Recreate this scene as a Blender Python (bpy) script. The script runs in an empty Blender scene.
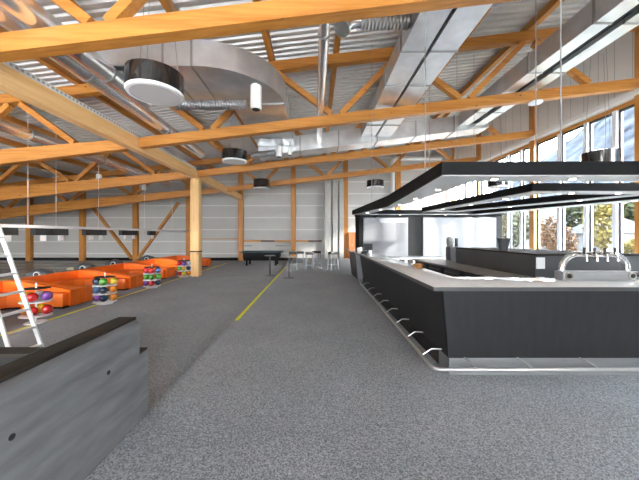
import bpy, bmesh, math, random
from mathutils import Vector, Matrix
random.seed(7)
SC = bpy.context.scene
C = SC.collection
PI = math.pi

# ------------------------------------------------------------------ constants of the place (metres)
EYE = 1.7          # camera height over the upper floor
F = 284.0          # focal length in pixels of the 639 px wide frame
LOW = -0.2         # level of the lower floor on the bowling side
EDGE = -1.6        # x of the floor edge
BAY = 4.38         # truss spacing
XR = 10.15         # window wall
XL = -24.0
YB = 21.15         # back wall
YF = -5.0          # wall behind the camera
PITCH = 0.12       # roof slope, rising to the window wall
XB = -5.5          # longitudinal beam

# ------------------------------------------------------------------ materials
def new_mat(name):
    m = bpy.data.materials.new(name); m.use_nodes = True
    nt = m.node_tree
    return m, nt, nt.nodes['Principled BSDF']

def plain(name, col, rough=0.5, metal=0.0, spec=0.5, var=0.0, scale=8.0, emit=None, estr=0.0, bump=0.0, stretch=(1,1,1), coat=0.0):
    m, nt, b = new_mat(name)
    b.inputs['Base Color'].default_value = (*col, 1)
    b.inputs['Roughness'].default_value = rough
    b.inputs['Metallic'].default_value = metal
    b.inputs['Specular IOR Level'].default_value = spec
    b.inputs['Coat Weight'].default_value = coat
    if emit:
        b.inputs['Emission Color'].default_value = (*emit, 1); b.inputs['Emission Strength'].default_value = estr
    if var or bump:
        tc = nt.nodes.new('ShaderNodeTexCoord'); mp = nt.nodes.new('ShaderNodeMapping')
        mp.inputs['Scale'].default_value = stretch
        nz = nt.nodes.new('ShaderNodeTexNoise'); nz.inputs['Scale'].default_value = scale; nz.inputs['Detail'].default_value = 4
        nt.links.new(tc.outputs['Object'], mp.inputs['Vector']); nt.links.new(mp.outputs['Vector'], nz.inputs['Vector'])
        if var:
            r = nt.nodes.new('ShaderNodeValToRGB')
            r.color_ramp.elements[0].position = .3; r.color_ramp.elements[1].position = .7
            r.color_ramp.elements[0].color = (*[max(0, c*(1-var)) for c in col], 1)
            r.color_ramp.elements[1].color = (*[min(1, c*(1+var)) for c in col], 1)
            nt.links.new(nz.outputs['Fac'], r.inputs['Fac']); nt.links.new(r.outputs['Color'], b.inputs['Base Color'])
        if bump:
            bp = nt.nodes.new('ShaderNodeBump'); bp.inputs['Strength'].default_value = bump; bp.inputs['Distance'].default_value = .02
            nt.links.new(nz.outputs['Fac'], bp.inputs['Height']); nt.links.new(bp.outputs['Normal'], b.inputs['Normal'])
    return m

def wood(name, axis, a=(.60,.265,.055), c=(.41,.145,.020), rough=.45):
    m, nt, b = new_mat(name)
    tc = nt.nodes.new('ShaderNodeTexCoord'); mp = nt.nodes.new('ShaderNodeMapping')
    s = [9, 9, 9]; s[axis] = .55
    mp.inputs['Scale'].default_value = s
    nz = nt.nodes.new('ShaderNodeTexNoise'); nz.inputs['Scale'].default_value = 1.6; nz.inputs['Detail'].default_value = 6
    nz.inputs['Distortion'].default_value = .6
    nt.links.new(tc.outputs['Object'], mp.inputs['Vector']); nt.links.new(mp.outputs['Vector'], nz.inputs['Vector'])
    r = nt.nodes.new('ShaderNodeValToRGB')
    r.color_ramp.elements[0].position = .28; r.color_ramp.elements[1].position = .72
    r.color_ramp.elements[0].color = (*c, 1); r.color_ramp.elements[1].color = (*a, 1)
    # knots
    vo = nt.nodes.new('ShaderNodeTexVoronoi'); vo.inputs['Scale'].default_value = 2.2
    nt.links.new(tc.outputs['Object'], vo.inputs['Vector'])
    r2 = nt.nodes.new('ShaderNodeValToRGB')
    r2.color_ramp.elements[0].position = .05; r2.color_ramp.elements[1].position = .09
    r2.color_ramp.elements[0].color = (.45,.35,.3,1); r2.color_ramp.elements[1].color = (1,1,1,1)
    mx = nt.nodes.new('ShaderNodeMix'); mx.data_type = 'RGBA'; mx.blend_type = 'MULTIPLY'; mx.inputs['Factor'].default_value = 1
    nt.links.new(nz.outputs['Fac'], r.inputs['Fac']); nt.links.new(vo.outputs['Distance'], r2.inputs['Fac'])
    nt.links.new(r.outputs['Color'], mx.inputs['A']); nt.links.new(r2.outputs['Color'], mx.inputs['B'])
    nt.links.new(mx.outputs['Result'], b.inputs['Base Color'])
    b.inputs['Roughness'].default_value = rough
    return m

def stripes(name, col, line, axis, period, width, rough=.5, metal=0.0, var=.05, soft=.25, phase=0.0):
    """flat sheet with a joint line every <period> metres along one object axis"""
    m, nt, b = new_mat(name)
    tc = nt.nodes.new('ShaderNodeTexCoord'); sx = nt.nodes.new('ShaderNodeSeparateXYZ')
    nt.links.new(tc.outputs['Object'], sx.inputs['Vector'])
    ad = nt.nodes.new('ShaderNodeMath'); ad.operation = 'ADD'; ad.inputs[1].default_value = phase + 100*period
    dv = nt.nodes.new('ShaderNodeMath'); dv.operation = 'DIVIDE'; dv.inputs[1].default_value = period
    fr = nt.nodes.new('ShaderNodeMath'); fr.operation = 'FRACT'
    nt.links.new(sx.outputs[axis], ad.inputs[0]); nt.links.new(ad.outputs[0], dv.inputs[0]); nt.links.new(dv.outputs[0], fr.inputs[0])
    r = nt.nodes.new('ShaderNodeValToRGB'); w = width/period
    e = r.color_ramp.elements
    e[0].position = 0; e[0].color = (*col,1); e[1].position = 1; e[1].color = (*col,1)
    for p, cc in ((.5-w*(.5+soft), col), (.5-w*.5, line), (.5+w*.5, line), (.5+w*(.5+soft), col)):
        n = e.new(p); n.color = (*cc, 1)
    nt.links.new(fr.outputs[0], r.inputs['Fac'])
    nz = nt.nodes.new('ShaderNodeTexNoise'); nz.inputs['Scale'].default_value = 1.3; nz.inputs['Detail'].default_value = 5
    nt.links.new(tc.outputs['Object'], nz.inputs['Vector'])
    r2 = nt.nodes.new('ShaderNodeValToRGB'); r2.color_ramp.elements[0].color = (1-2*var,)*3+(1,); r2.color_ramp.elements[1].color = (1,1,1,1)
    nt.links.new(nz.outputs['Fac'], r2.inputs['Fac'])
    mx = nt.nodes.new('ShaderNodeMix'); mx.data_type = 'RGBA'; mx.blend_type = 'MULTIPLY'; mx.inputs['Factor'].default_value = 1
    nt.links.new(r.outputs['Color'], mx.inputs['A']); nt.links.new(r2.outputs['Color'], mx.inputs['B'])
    nt.links.new(mx.outputs['Result'], b.inputs['Base Color'])
    b.inputs['Roughness'].default_value = rough; b.inputs['Metallic'].default_value = metal
    return m

def carpet_mat():
    m, nt, b = new_mat('carpet')
    tc = nt.nodes.new('ShaderNodeTexCoord')
    n1 = nt.nodes.new('ShaderNodeTexNoise'); n1.inputs['Scale'].default_value = 70; n1.inputs['Detail'].default_value = 3; n1.inputs['Roughness'].default_value = .75
    vc = nt.nodes.new('ShaderNodeTexVoronoi'); vc.inputs['Scale'].default_value = 105
    sp = nt.nodes.new('ShaderNodeSeparateColor'); ad = nt.nodes.new('ShaderNodeMix'); ad.inputs['Factor'].default_value = .3
    nt.links.new(tc.outputs['Object'], vc.inputs['Vector']); nt.links.new(vc.outputs['Color'], sp.inputs[0])
    n2 = nt.nodes.new('ShaderNodeTexNoise'); n2.inputs['Scale'].default_value = .9; n2.inputs['Detail'].default_value = 3
    for n in (n1, n2): nt.links.new(tc.outputs['Object'], n.inputs['Vector'])
    r = nt.nodes.new('ShaderNodeValToRGB'); e = r.color_ramp.elements
    e[0].position = .32; e[0].color = (.095,.098,.106,1); e[1].position = .72; e[1].color = (.40,.408,.43,1)
    k = e.new(.5); k.color = (.228,.233,.248,1)
    nt.links.new(n1.outputs['Fac'], ad.inputs['A']); nt.links.new(sp.outputs[0], ad.inputs['B']); nt.links.new(ad.outputs['Result'], r.inputs['Fac'])
    r2 = nt.nodes.new('ShaderNodeValToRGB'); r2.color_ramp.elements[0].color = (.86,.86,.86,1); r2.color_ramp.elements[1].color = (1,1,1,1)
    r2.color_ramp.elements[0].position = .35; r2.color_ramp.elements[1].position = .65
    nt.links.new(n2.outputs['Fac'], r2.inputs['Fac'])
    mx = nt.nodes.new('ShaderNodeMix'); mx.data_type = 'RGBA'; mx.blend_type = 'MULTIPLY'; mx.inputs['Factor'].default_value = 1
    nt.links.new(r.outputs['Color'], mx.inputs['A']); nt.links.new(r2.outputs['Color'], mx.inputs['B'])
    nt.links.new(mx.outputs['Result'], b.inputs['Base Color'])
    bp = nt.nodes.new('ShaderNodeBump'); bp.inputs['Strength'].default_value = .15; bp.inputs['Distance'].default_value = .01
    nt.links.new(n1.outputs['Fac'], bp.inputs['Height']); nt.links.new(bp.outputs['Normal'], b.inputs['Normal'])
    b.inputs['Roughness'].default_value = .9; b.inputs['Specular IOR Level'].default_value = .25
    b.inputs['Sheen Weight'].default_value = .14; b.inputs['Sheen Roughness'].default_value = .4
    return m

def glass_mat():
    m = bpy.data.materials.new('window_glass'); m.use_nodes = True; nt = m.node_tree; nt.nodes.clear()
    o = nt.nodes.new('ShaderNodeOutputMaterial'); t = nt.nodes.new('ShaderNodeBsdfTransparent'); g = nt.nodes.new('ShaderNodeBsdfGlossy')
    g.inputs['Roughness'].default_value = .02; t.inputs['Color'].default_value = (.96,.98,.98,1)
    x = nt.nodes.new('ShaderNodeMixShader')
    x.inputs[0].default_value = .05
    nt.links.new(t.outputs[0], x.inputs[1]); nt.links.new(g.outputs[0], x.inputs[2]); nt.links.new(x.outputs[0], o.inputs[0])
    return m

WX, WY, WZ = wood('glulam_along_x', 0), wood('glulam_along_y', 1), wood('glulam_upright', 2)
WP = wood('pale_wood_along_y', 1, (1.0,.66,.31), (.86,.48,.18))  # lighter tones of the glulam grain, for long beam and column
WPZ = wood('pale_wood_upright', 2, (.88,.58,.28), (.72,.42,.16))
CARPET = carpet_mat()
GLASS = glass_mat()
DECK = plain('galvanised_deck', (.62,.61,.60), .42, .35, var=.06, scale=1.5)
DUCT = plain('galvanised_duct', (.70,.71,.72), .34, .85, var=.14, scale=2.2, bump=.04)
DUCTSIDE = plain('galvanised_round', (.86,.87,.88), .24, .85, var=.05, scale=3)
SPIRAL = plain('ribbed_duct_metal', (.42,.42,.43), .3, .85)
FLANGE = plain('duct_flange', (.42,.42,.42), .4, .8)
DARKGAP = plain('dark_slot', (.035,.033,.030), .6)
PANELW = stripes('wall_panels', (.52,.51,.49), (.70,.69,.66), 2, .89, .07, .55, 0, phase=.12)  # lighter joint lines hold the joints' glint as colour
CLAD = stripes('vertical_cladding', (.78,.75,.69), (.48,.46,.42), 1, .55, .02, .5, 0)
CONC = plain('concrete', (.125,.125,.127), .75, var=.22, scale=2.6, bump=.25, stretch=(1,1,5))
CAP = plain('dark_brown_cap', (.030,.024,.019), .85, 0, .2, var=.15, scale=6)
VOIDSHADE = plain('hole_and_stairwell_shade', (.01,.01,.01), .9)  # near-black for tie holes, and for the stairwell's shade put into the colour
BLACKCAN = plain('black_lacquer', (.012,.012,.013), .12, 0, .7, coat=.5)
DIFF = plain('lamp_diffuser', (.30,.29,.29), .55, emit=(1,.95,.92), estr=.04)
WHITE = plain('white_paint', (.82,.82,.82), .4)
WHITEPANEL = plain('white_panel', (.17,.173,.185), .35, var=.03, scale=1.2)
FASCIA = plain('charcoal_fascia', (.0075,.0075,.0082), .75, 0, .25, var=.12, scale=4)
SOFFIT = plain('white_soffit', (.50,.50,.51), .35)
SPOT = plain('downlight_lens', (.9,.9,.88), .3, emit=(1,.94,.85), estr=4)
SPOTRIM = plain('downlight_rim', (.25,.25,.26), .3, .7)
BARPANEL = plain('anthracite_panel', (.016,.016,.0175), .55, 0, .35, var=.18, scale=5, stretch=(3,3,.5))
STEEL = plain('brushed_steel', (.29,.29,.295), .45, .5, var=.06, scale=3, stretch=(1,1,20))
RAILM = plain('satin_rail', (.50,.49,.48), .32, .75)
COUNTER = plain('polished_counter', (.62,.61,.595), .1, 0, .6, var=.06, scale=9, coat=.3)
EDGEM = plain('counter_edge', (.05,.05,.052), .35)
ISLAND = plain('island_grey', (.055,.055,.058), .5, var=.1, scale=3)
WORKTOP = plain('beige_worktop', (.30,.275,.245), .3, var=.06, scale=6)
CHROME = plain('chrome', (.8,.79,.77), .12, 1.0)
BLACK = plain('black_plastic', (.014,.014,.015), .4)
DGREY = plain('dark_grey_plastic', (.07,.072,.078), .45)
ORANGE = plain('orange_upholstery', (.92,.175,.012), .45, var=.06, scale=4)
ALU = plain('aluminium', (.80,.80,.79), .38, .45)
BEIGE = plain('beige_track', (.46,.38,.22), .5)
LANE = wood('lane_boards', 0, (.20,.165,.13), (.14,.115,.09), .25)
YELLOW = plain('yellow_tape', (.78,.74,.03), .6)
CLOTH = plain('blue_grey_cloth', (.045,.085,.11), .8)
FRAMED = plain('dark_window_frame', (.045,.05,.06), .45)
FRAMEW = plain('white_mullion', (.80,.81,.84), .4)
GRASS = plain('grass', (.05,.052,.035), .9, var=.4, scale=.6)
ASPH = plain('pale_gravel', (.45,.44,.42), .9)
TERRA = plain('brown_glaze', (.34,.16,.05), .5)
PIPEW = plain('white_pipe', (.80,.78,.75), .4)
WDUCT = plain('pale_wall_duct', (.40,.39,.36), .5, .2, var=.06)
LEGM = plain('stool_leg_metal', (.22,.24,.27), .35, .5)
CABLE = plain('steel_cable', (.35,.35,.35), .4, .6)

# ------------------------------------------------------------------ mesh helpers
def B(): return bmesh.new()

def box(bm, x0, x1, y0, y1, z0, z1, slope=0.0, M=None):
    vs = []
    for x in (x0, x1):
        for y in (y0, y1):
            for z in (z0, z1):
                v = Vector((x, y, z + slope*x))
                vs.append(bm.verts.new(M @ v if M else v))
    for f in ((0,1,3,2),(4,6,7,5),(0,4,5,1),(2,3,7,6),(0,2,6,4),(1,5,7,3)):
        bm.faces.new([vs[i] for i in f])
    return bm

def bar(bm, p, q, w, h, up=(0,0,1)):
    p, q = Vector(p), Vector(q); d = (q-p).normalized(); up = Vector(up)
    if abs(d.dot(up)) > .99: up = Vector((1,0,0))
    s = d.cross(up).normalized(); u = s.cross(d).normalized()
    vs = []
    for e in (p, q):
        for a, b in ((-1,-1),(1,-1),(1,1),(-1,1)):
            vs.append(bm.verts.new(e + s*(a*w/2) + u*(b*h/2)))
    for f in ((3,2,1,0),(4,5,6,7),(0,1,5,4),(1,2,6,5),(2,3,7,6),(3,0,4,7)):
        bm.faces.new([vs[i] for i in f])
    return bm

def tube(bm, pts, r, seg=12, caps=True):
    pts = [Vector(p) for p in pts]; rings = []
    rr = r if isinstance(r, (list, tuple)) else [r]*len(pts)
    ref = None
    for i, p in enumerate(pts):
        d = ((pts[min(i+1, len(pts)-1)] - p).normalized() + (p - pts[max(i-1, 0)]).normalized()).normalized()
        if ref is None:
            ref = Vector((0,0,1)) if abs(d.z) < .9 else Vector((1,0,0))
        s = d.cross(ref).normalized(); u = s.cross(d).normalized(); ref = u
        rings.append([bm.verts.new(p + (s*math.cos(2*PI*k/seg) + u*math.sin(2*PI*k/seg))*rr[i]) for k in range(seg)])
    for a, b in zip(rings, rings[1:]):
        for k in range(seg):
            bm.faces.new((a[k], a[(k+1)%seg], b[(k+1)%seg], b[k]))
    if caps:
        bm.faces.new(rings[0][::-1]); bm.faces.new(rings[-1])
    return bm

def lathe(bm, prof, cx=0, cy=0, seg=32, close=True):
    rings = []
    for r, z in prof:
        rings.append([bm.verts.new((cx + r*math.cos(2*PI*k/seg), cy + r*math.sin(2*PI*k/seg), z)) for k in range(seg)])
    for a, b in zip(rings, rings[1:]):
        for k in range(seg):
            bm.faces.new((a[k], a[(k+1)%seg], b[(k+1)%seg], b[k]))
    if close:
        bm.faces.new(rings[0][::-1]); bm.faces.new(rings[-1])
    return bm

def prism(bm, poly, z0, z1):
    n = len(poly)
    a = [bm.verts.new((x, y, z0)) for x, y in poly]; b = [bm.verts.new((x, y, z1)) for x, y in poly]
    bm.faces.new(a[::-1]); bm.faces.new(b)
    for i in range(n):
        bm.faces.new((a[i], a[(i+1)%n], b[(i+1)%n], b[i]))
    return bm

def ring_prism(bm, outer, inner, z0, z1, lift=None):
    n = len(outer); lift = lift or [0]*n
    L = [[bm.verts.new((x, y, z + (lift[i] if z == z1 else 0))) for i, (x, y) in enumerate(p)] for p in (outer, inner) for z in (z0, z1)]
    ob, ot, ib, it = L
    for i in range(n):
        j = (i+1) % n
        bm.faces.new((ob[i], ob[j], ot[j], ot[i])); bm.faces.new((ib[j], ib[i], it[i], it[j]))
        bm.faces.new((ot[i], ot[j], it[j], it[i])); bm.faces.new((ob[j], ob[i], ib[i], ib[j]))
    return bm

def ball(bm, c, r, seg=20):
    bmesh.ops.create_uvsphere(bm, u_segments=seg, v_segments=seg//2, radius=r, matrix=Matrix.Translation(c))
    return bm

def obj(name, bm, mat, parent=None, loc=None, bevel=0.0):
    if bevel:
        bmesh.ops.bevel(bm, geom=bm.edges[:], offset=bevel, segments=2, affect='EDGES', profile=.5)
    bmesh.ops.recalc_face_normals(bm, faces=bm.faces[:])
    me = bpy.data.meshes.new(name); bm.to_mesh(me); bm.free()
    me.materials.append(mat)
    me.shade_smooth(); me.set_sharp_from_angle(angle=math.radians(38))
    o = bpy.data.objects.new(name, me); C.objects.link(o)
    if parent: o.parent = parent
    if loc: o.location = loc
    return o

def tag(o, label, cat, group=None):
    o['label'] = label; o['category'] = cat
    if group: o['group'] = group
    return o

def thing(name, label, cat, loc=(0,0,0), group=None, rz=0):
    o = bpy.data.objects.new(name, None); C.objects.link(o)
    o.location = loc; o.rotation_euler = (0,0,rz); o.empty_display_size = .2
    return tag(o, label, cat, group)

def struct(name, bm, mat, parent=None):
    o = obj(name, bm, mat, parent)
    if parent is None: o['kind'] = 'structure'
    return o

def dup(root, loc, label, group=None, rz=None):
    r = root.copy(); C.objects.link(r); r.location = loc; r['label'] = label
    if rz is not None: r.rotation_euler = (0,0,rz)
    if group: r['group'] = group
    for ch in list(root.children):
        c = ch.copy(); C.objects.link(c); c.parent = r
        for g in list(ch.children):
            d = g.copy(); C.objects.link(d); d.parent = c
    return r

ORD = ['first','second','third','fourth','fifth','sixth','seventh','eighth','ninth','tenth']

# ------------------------------------------------------------------ room shell
ROOF = lambda x: 7.42 + PITCH*x
struct('floor', box(B(), EDGE, XR, YF, YB, -.35, 0), CARPET)
bm = B()
SW = (-4.6, -1.79, -3.2, 1.9)       # the stairwell opening
box(bm, XL, SW[0], YF, YB, -.5, LOW); box(bm, SW[0], EDGE-.005, SW[3], YB, -.5, LOW)
box(bm, SW[0], EDGE-.005, YF, SW[2], -.5, LOW); box(bm, SW[1], EDGE-.005, SW[2], SW[3], -.5, LOW)
bmesh.ops.remove_doubles(bm, verts=bm.verts[:], dist=.0001)
struct('floor_lower', bm, CARPET)
bm = B(); box(bm, SW[0], SW[1], SW[2], SW[3], -3.3, -3.2); struct('floor_stairwell', bm, CONC)

# corrugated deck, ribs running up the slope
bm = B(); prof = []
y = YF - .2
while y < YB + .2:
    prof += [(y, 0), (y+.09, 0), (y+.115, .055), (y+.205, .055)]
    y += .23
L0 = [bm.verts.new((XL-.1, yy, ROOF(XL-.1)+zz)) for yy, zz in prof]
L1 = [bm.verts.new((XR+.1, yy, ROOF(XR+.1)+zz)) for yy, zz in prof]
for i in range(len(prof)-1):
    bm.faces.new((L0[i], L1[i], L1[i+1], L0[i+1]))
ceiling = struct('ceiling', bm, DECK)
struct('ceiling_insulation', box(B(), XL-.1, XR+.1, YF-.2, YB+.2, 7.50, 7.7, PITCH), WHITE)
k = -9
while k <= 6:                                        # purlins on the top chords
    x = .65 + k*1.975
    if XL+.3 < x < XR-.3:
        obj('purlin', box(B(), x-.08, x+.08, YF+.1, YB-.1, 7.40+PITCH*x-.24, 7.40+PITCH*x-.015), WY, ceiling)
    k += 1

# back wall with posts and wind braces
def quad_wall(y0, y1):
    bm = B()
    v = []
    for yy in (y0, y1):
        v.append([bm.verts.new(p) for p in ((XL, yy, -.6), (XR, yy, -.6), (XR, yy, ROOF(XR)+.1), (XL, yy, ROOF(XL)+.1))])
    a, b = v
    bm.faces.new(a); bm.faces.new(b[::-1])
    for i in range(4): bm.faces.new((a[i], a[(i+1)%4], b[(i+1)%4], b[i]))
    return bm
wall_back = struct('wall_back', quad_wall(YB, YB+.2), PANELW)
for px in (-23, 30, 83, 136, 189, 241, 293.5, 345.5, 398):
    x = (px-315)*(YB-.1)/F
    z0 = LOW if x < EDGE else 0
    obj('post', box(B(), x-.17, x+.17, YB-.26, YB-.001, z0, ROOF(x)-.3), WZ, wall_back)
for (xa, za, xb_, zb) in ((-16.7, 4.1, -13.55, -.05), (-10.1, 4.1, -13.1, -.05)):
    bm = B(); bar(bm, (xa, YB-.12, za), (xb_, YB-.12, zb), .16, .26, (0,1,0)); obj('wind_brace', bm, WZ, wall_back)
bm = B(); box(bm, -5.3, .55, YB-.1, YB-.002, 1.18, 1.32); wr = obj('wall_rail', bm, WX, wall_back)
for x0, x1 in ((-4.0, -3.0), (-.5, .48)): obj('hook_strip', box(B(), x0, x1, YB-.13, YB-.101, 1.19, 1.31), BLACK, wr)
for x0, x1 in ((-5.2, -4.7), (-2.9, -1.75)): obj('ledge', box(B(), x0, x1, YB-.2, YB-.002, .88, .92), BLACK, wall_back)
bm = B(); box(bm, -9.1, -5.7, YB-.08, YB-.002, 1.38, 1.44); obj('wall_rail', bm, WX, wall_back)
struct('baseboard_back', box(B(), XL, EDGE, YB-.05, YB-.003, LOW, LOW+.22), FASCIA)

# left wall, wall behind the camera (its unseen windows are added for fill light)
struct('wall_left', box(B(), XL-.2, XL, YF-.2, YB+.2, -.6, ROOF(XL)+.1), PANELW)
bm = B()
box(bm, XL, XR, YF-.2, YF, -.6, .35)
for x0, x1 in ((XL, -16.8), (-11.9, -11.2), (-7.0, -5.6), (-1.4, -.4), (3.4, XR)):
    box(bm, x0, x1, YF-.2, YF, .35, ROOF(x0))
for x0, x1 in ((-16.8, -11.9), (-11.2, -7.0), (-5.6, -1.4), (-.4, 3.4)):
    box(bm, x0, x1, YF-.2, YF, 3.3, ROOF(x0))
wall_rear = struct('wall_rear', bm, CLAD)
WN = [0]
def window(x0, x1, y0, y1, z0, z1, along, frame_mat):
    WN[0] += 1
    fw = .07
    bm = B()
    if along == 'y':
        for a, b in ((y0, y0+fw), (y1-fw, y1)): box(bm, x0, x1, a, b, z0, z1)
        for a, b in ((z0, z0+fw), (z1-fw, z1)): box(bm, x0, x1, y0, y1, a, b)
        xm = (x0+x1)/2
        o = struct('window_%d' % WN[0], bm, frame_mat)
        obj('pane', box(B(), xm-.006, xm+.006, y0+fw*.9, y1-fw*.9, z0+fw*.9, z1-fw*.9), GLASS, o)
    else:
        for a, b in ((x0, x0+fw), (x1-fw, x1)): box(bm, a, b, y0, y1, z0, z1)
        for a, b in ((z0, z0+fw), (z1-fw, z1)): box(bm, x0, x1, y0, y1, a, b)
        ym = (y0+y1)/2
        o = struct('window_%d' % WN[0], bm, frame_mat)
        obj('pane', box(B(), x0+fw*.9, x1-fw*.9, ym-.006, ym+.006, z0+fw*.9, z1-fw*.9), GLASS, o)
    return o
for x0, x1 in ((-16.8, -11.9), (-11.2, -7.0), (-5.6, -1.4), (-.4, 3.4)):  # unseen rear windows, added to let in fill light
    window(x0, x1, YF-.14, YF-.06, .35, 3.3, 'x', FRAMED)

# window wall on the right
SILL, HEAD = .35, 6.02
bm = B()
box(bm, XR, XR+.2, YF-.2, YB+.2, -.6, SILL)
box(bm, XR, XR+.2, YF-.2, YB+.2, HEAD, ROOF(XR)+.1); box(bm, XR, XR+.2, YF-.2, -.16, SILL, HEAD)
wall_right = struct('wall_right', bm, CLAD)
for n in range(-1, 5):
    y = n*BAY
    obj('post', box(B(), XR-.13, XR+.12, y-.15, y+.15, 0, ROOF(XR)-.32), WZ, wall_right)
obj('post', box(B(), XR-.13, XR+.12, YB-.42, YB-.27, 0, ROOF(XR)-.32), WZ, wall_right)
obj('lintel', box(B(), XR-.04, XR+.10, YF, YB, HEAD-.14, HEAD-.01), WY, wall_right)
struct('trim_1', box(B(), XR-.22, XR-.001, YF, YB-.3, 6.06, 6.22), PIPEW)
splits = {2: [8.76, 9.58, 10.6, 11.77, 13.14], 3: [13.14, 13.95, 14.9, 16.1, 17.52]}
for n in range(0, 5):
    a = n*BAY; b = min((n+1)*BAY, YB-.12)
    ys = splits.get(n, [a + (b-a)*t/4 for t in range(5)])
    for i in range(4):
        y0 = ys[i] + (.15 if i == 0 else .075); y1 = ys[i+1] - (.15 if i == 3 else .075)
        window(XR+.02, XR+.10, y0, y1, SILL, HEAD-.14, 'y', FRAMED)
        if i < 3:
            obj('mullion', box(B(), XR-.06, XR+.14, ys[i+1]-.073, ys[i+1]+.073, SILL, HEAD-.14), FRAMEW, wall_right)

# stairwell parapet, dark cap, formwork holes
bm = B()
pr = [(-1.79, -3.2), (EDGE-.006, -3.2), (EDGE-.006, .895), (-1.645, .925), (-1.79, .925)]
a = [bm.verts.new((x, -3.25, z)) for x, z in pr]; b = [bm.verts.new((x, 2.60, z)) for x, z in pr]
bm.faces.new(a); bm.faces.new(b[::-1])
for k in range(5): bm.faces.new((a[k], a[(k+1)%5], b[(k+1)%5], b[k]))
box(bm, -1.79, EDGE-.006, 2.60, 2.74, LOW, .60)
wall_st = struct('wall_stairwell_right', bm, CONC)
obj('wall_cap', box(B(), -1.80, -1.64, -3.25, 2.605, .9255, .95), CAP, wall_st, bevel=.003)
obj('wall_cap', box(B(), -1.795, EDGE-.02, 2.606, 2.745, .60, .615), CAP, wall_st)
for (yy, zz) in ((2.21, .63), (1.505, .63)):
    bm = B(); tube(bm, [(EDGE-.02, yy, zz), (EDGE-.0035, yy, zz)], .017, 16); obj('formwork_hole', bm, VOIDSHADE, wall_st)
bm = B(); box(bm, -4.8, -1.795, 1.80, 1.895, -3.2, .93); wf = struct('wall_stairwell_far', bm, VOIDSHADE)  # near-black face carries the shade inside the stairwell
obj('wall_cap', box(B(), -4.8, -1.805, 1.79, 1.9, .931, .95), CAP, wf)
struct('wall_stairwell_left', box(B(), -4.8, -4.6, -3.3, 1.79, -3.2, .84), VOIDSHADE)  # shaft shade put into the wall colour here too
struct('wall_stairwell_near', box(B(), -4.6, -1.8, -3.3, -3.2, -3.2, .84), CONC)

# yellow edge strip on the step
tag(obj('edge_strip', box(B(), EDGE+.002, EDGE+.07, 5.65, 15.0, .0005, .006), YELLOW), 'yellow strip along the edge of the raised carpet floor', 'edge strip')
tag(obj('floor_line', box(B(), -5.98, -5.90, 2.4, YB-2.2, LOW+.0005, LOW+.006), YELLOW), 'thin yellow line on the lower floor in front of the orange benches', 'floor line')

# ------------------------------------------------------------------ roof trusses
def truss(n, x0, x1, label):
    Y = n*BAY
    t = thing('roof_truss', label, 'roof truss', (0, Y, 0), 'timber roof trusses')
    if x1 > 0:
        obj('bottom_chord', box(B(), x0, x1, -.11, .11, 5.02, 5.31, PITCH), WX, t)
    else:                                           # the left trusses deepen away from the long beam
        bm = B(); xs = [x1, -14.5, x0]; dp = [.30, .60, .60]; rings = []
        for x, d in zip(xs, dp):
            rings.append([bm.verts.new((x, yy, zz + PITCH*x)) for yy, zz in ((-.11, 5.02), (.11, 5.02), (.11, 5.02+d), (-.11, 5.02+d))])
        for a, b in zip(rings, rings[1:]):
            for q in range(4): bm.faces.new((a[q], a[(q+1)%4], b[(q+1)%4], b[q]))
        bm.faces.new(rings[0][::-1]); bm.faces.new(rings[-1])
        obj('bottom_chord', bm, WX, t)
    obj('top_chord', box(B(), x0, x1, -.11, .11, 6.86, 7.15, PITCH), WX, t)
    for k in range(-7, 4):
        xb = .65 + 3.95*k
        for xt in (xb-1.95, xb+1.95):
            if min(xb, xt) < x0-.1 or max(xb, xt) > x1+.1: continue
            s = 1 if xt > xb else -1
            dz = 0 if x1 > 0 else min(.3, .3*(x1-xb)/(x1+14.5))
            p = (xb + s*.14, 0, 5.31+dz+PITCH*xb+.03); q = (xt - s*.14, 0, 6.86+PITCH*xt-.03)
            bm = B(); bar(bm, p, q, .16, .17, (0,1,0)); obj('brace', bm, WX, t)
names = {1: 'large timber roof truss nearest the camera, crossing the top of the hall', 2: 'second timber roof truss from the camera, above the front of the bar',
         3: 'third timber roof truss, resting on the freestanding timber column', 4: 'farthest timber roof truss, just in front of the pale back wall'}
for n in (1,2,3,4): truss(n, XB+.13, XR-.135, names[n])
lnames = {2: 'left timber truss nearest the camera, beyond the long ceiling beam', 3: 'middle timber truss on the left side over the orange benches', 4: 'farthest timber truss on the left side near the back wall'}
for n in (2,3,4): truss(n, XL+.05, XB-.13, lnames[n])

bm = B(); box(bm, XB-.12, XB+.12, YF+.05, YB-.27, 4.28, 4.66)
tag(obj('ceiling_beam', bm, WP), 'long pale timber beam running lengthwise on the left, carried by the column', 'beam')
t = thing('timber_column', 'freestanding square timber column beside the orange benches', 'column', (XB, 13.14, LOW))
obj('shaft', box(B(), -.19, .19, -.19, .19, 0, 4.275-LOW), WPZ, t, bevel=.008)
obj('band', box(B(), -.2, .2, -.2, .2, 1.12, 1.17), FASCIA, t)
# perforated cable tray on the beam
bm = B(); box(bm, XB-.02, XB+.12, YF+.3, 12.8, 4.663, 4.675); box(bm, XB+.11, XB+.12, YF+.3, 12.8, 4.675, 4.76); box(bm, XB-.02, XB-.01, YF+.3, 12.8, 4.675, 4.76)
y = 1.0
t = thing('cable_tray', 'perforated white cable tray lying on the long timber beam', 'cable tray')
obj('tray', bm, PIPEW, t)
bm = B()
y = 2.5
while y < 11.5:
    box(bm, XB+.1205, XB+.123, y, y+.05, 4.695, 4.74); y += .1
o = obj('slots', bm, FLANGE, t); o['kind'] = 'stuff'

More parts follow.
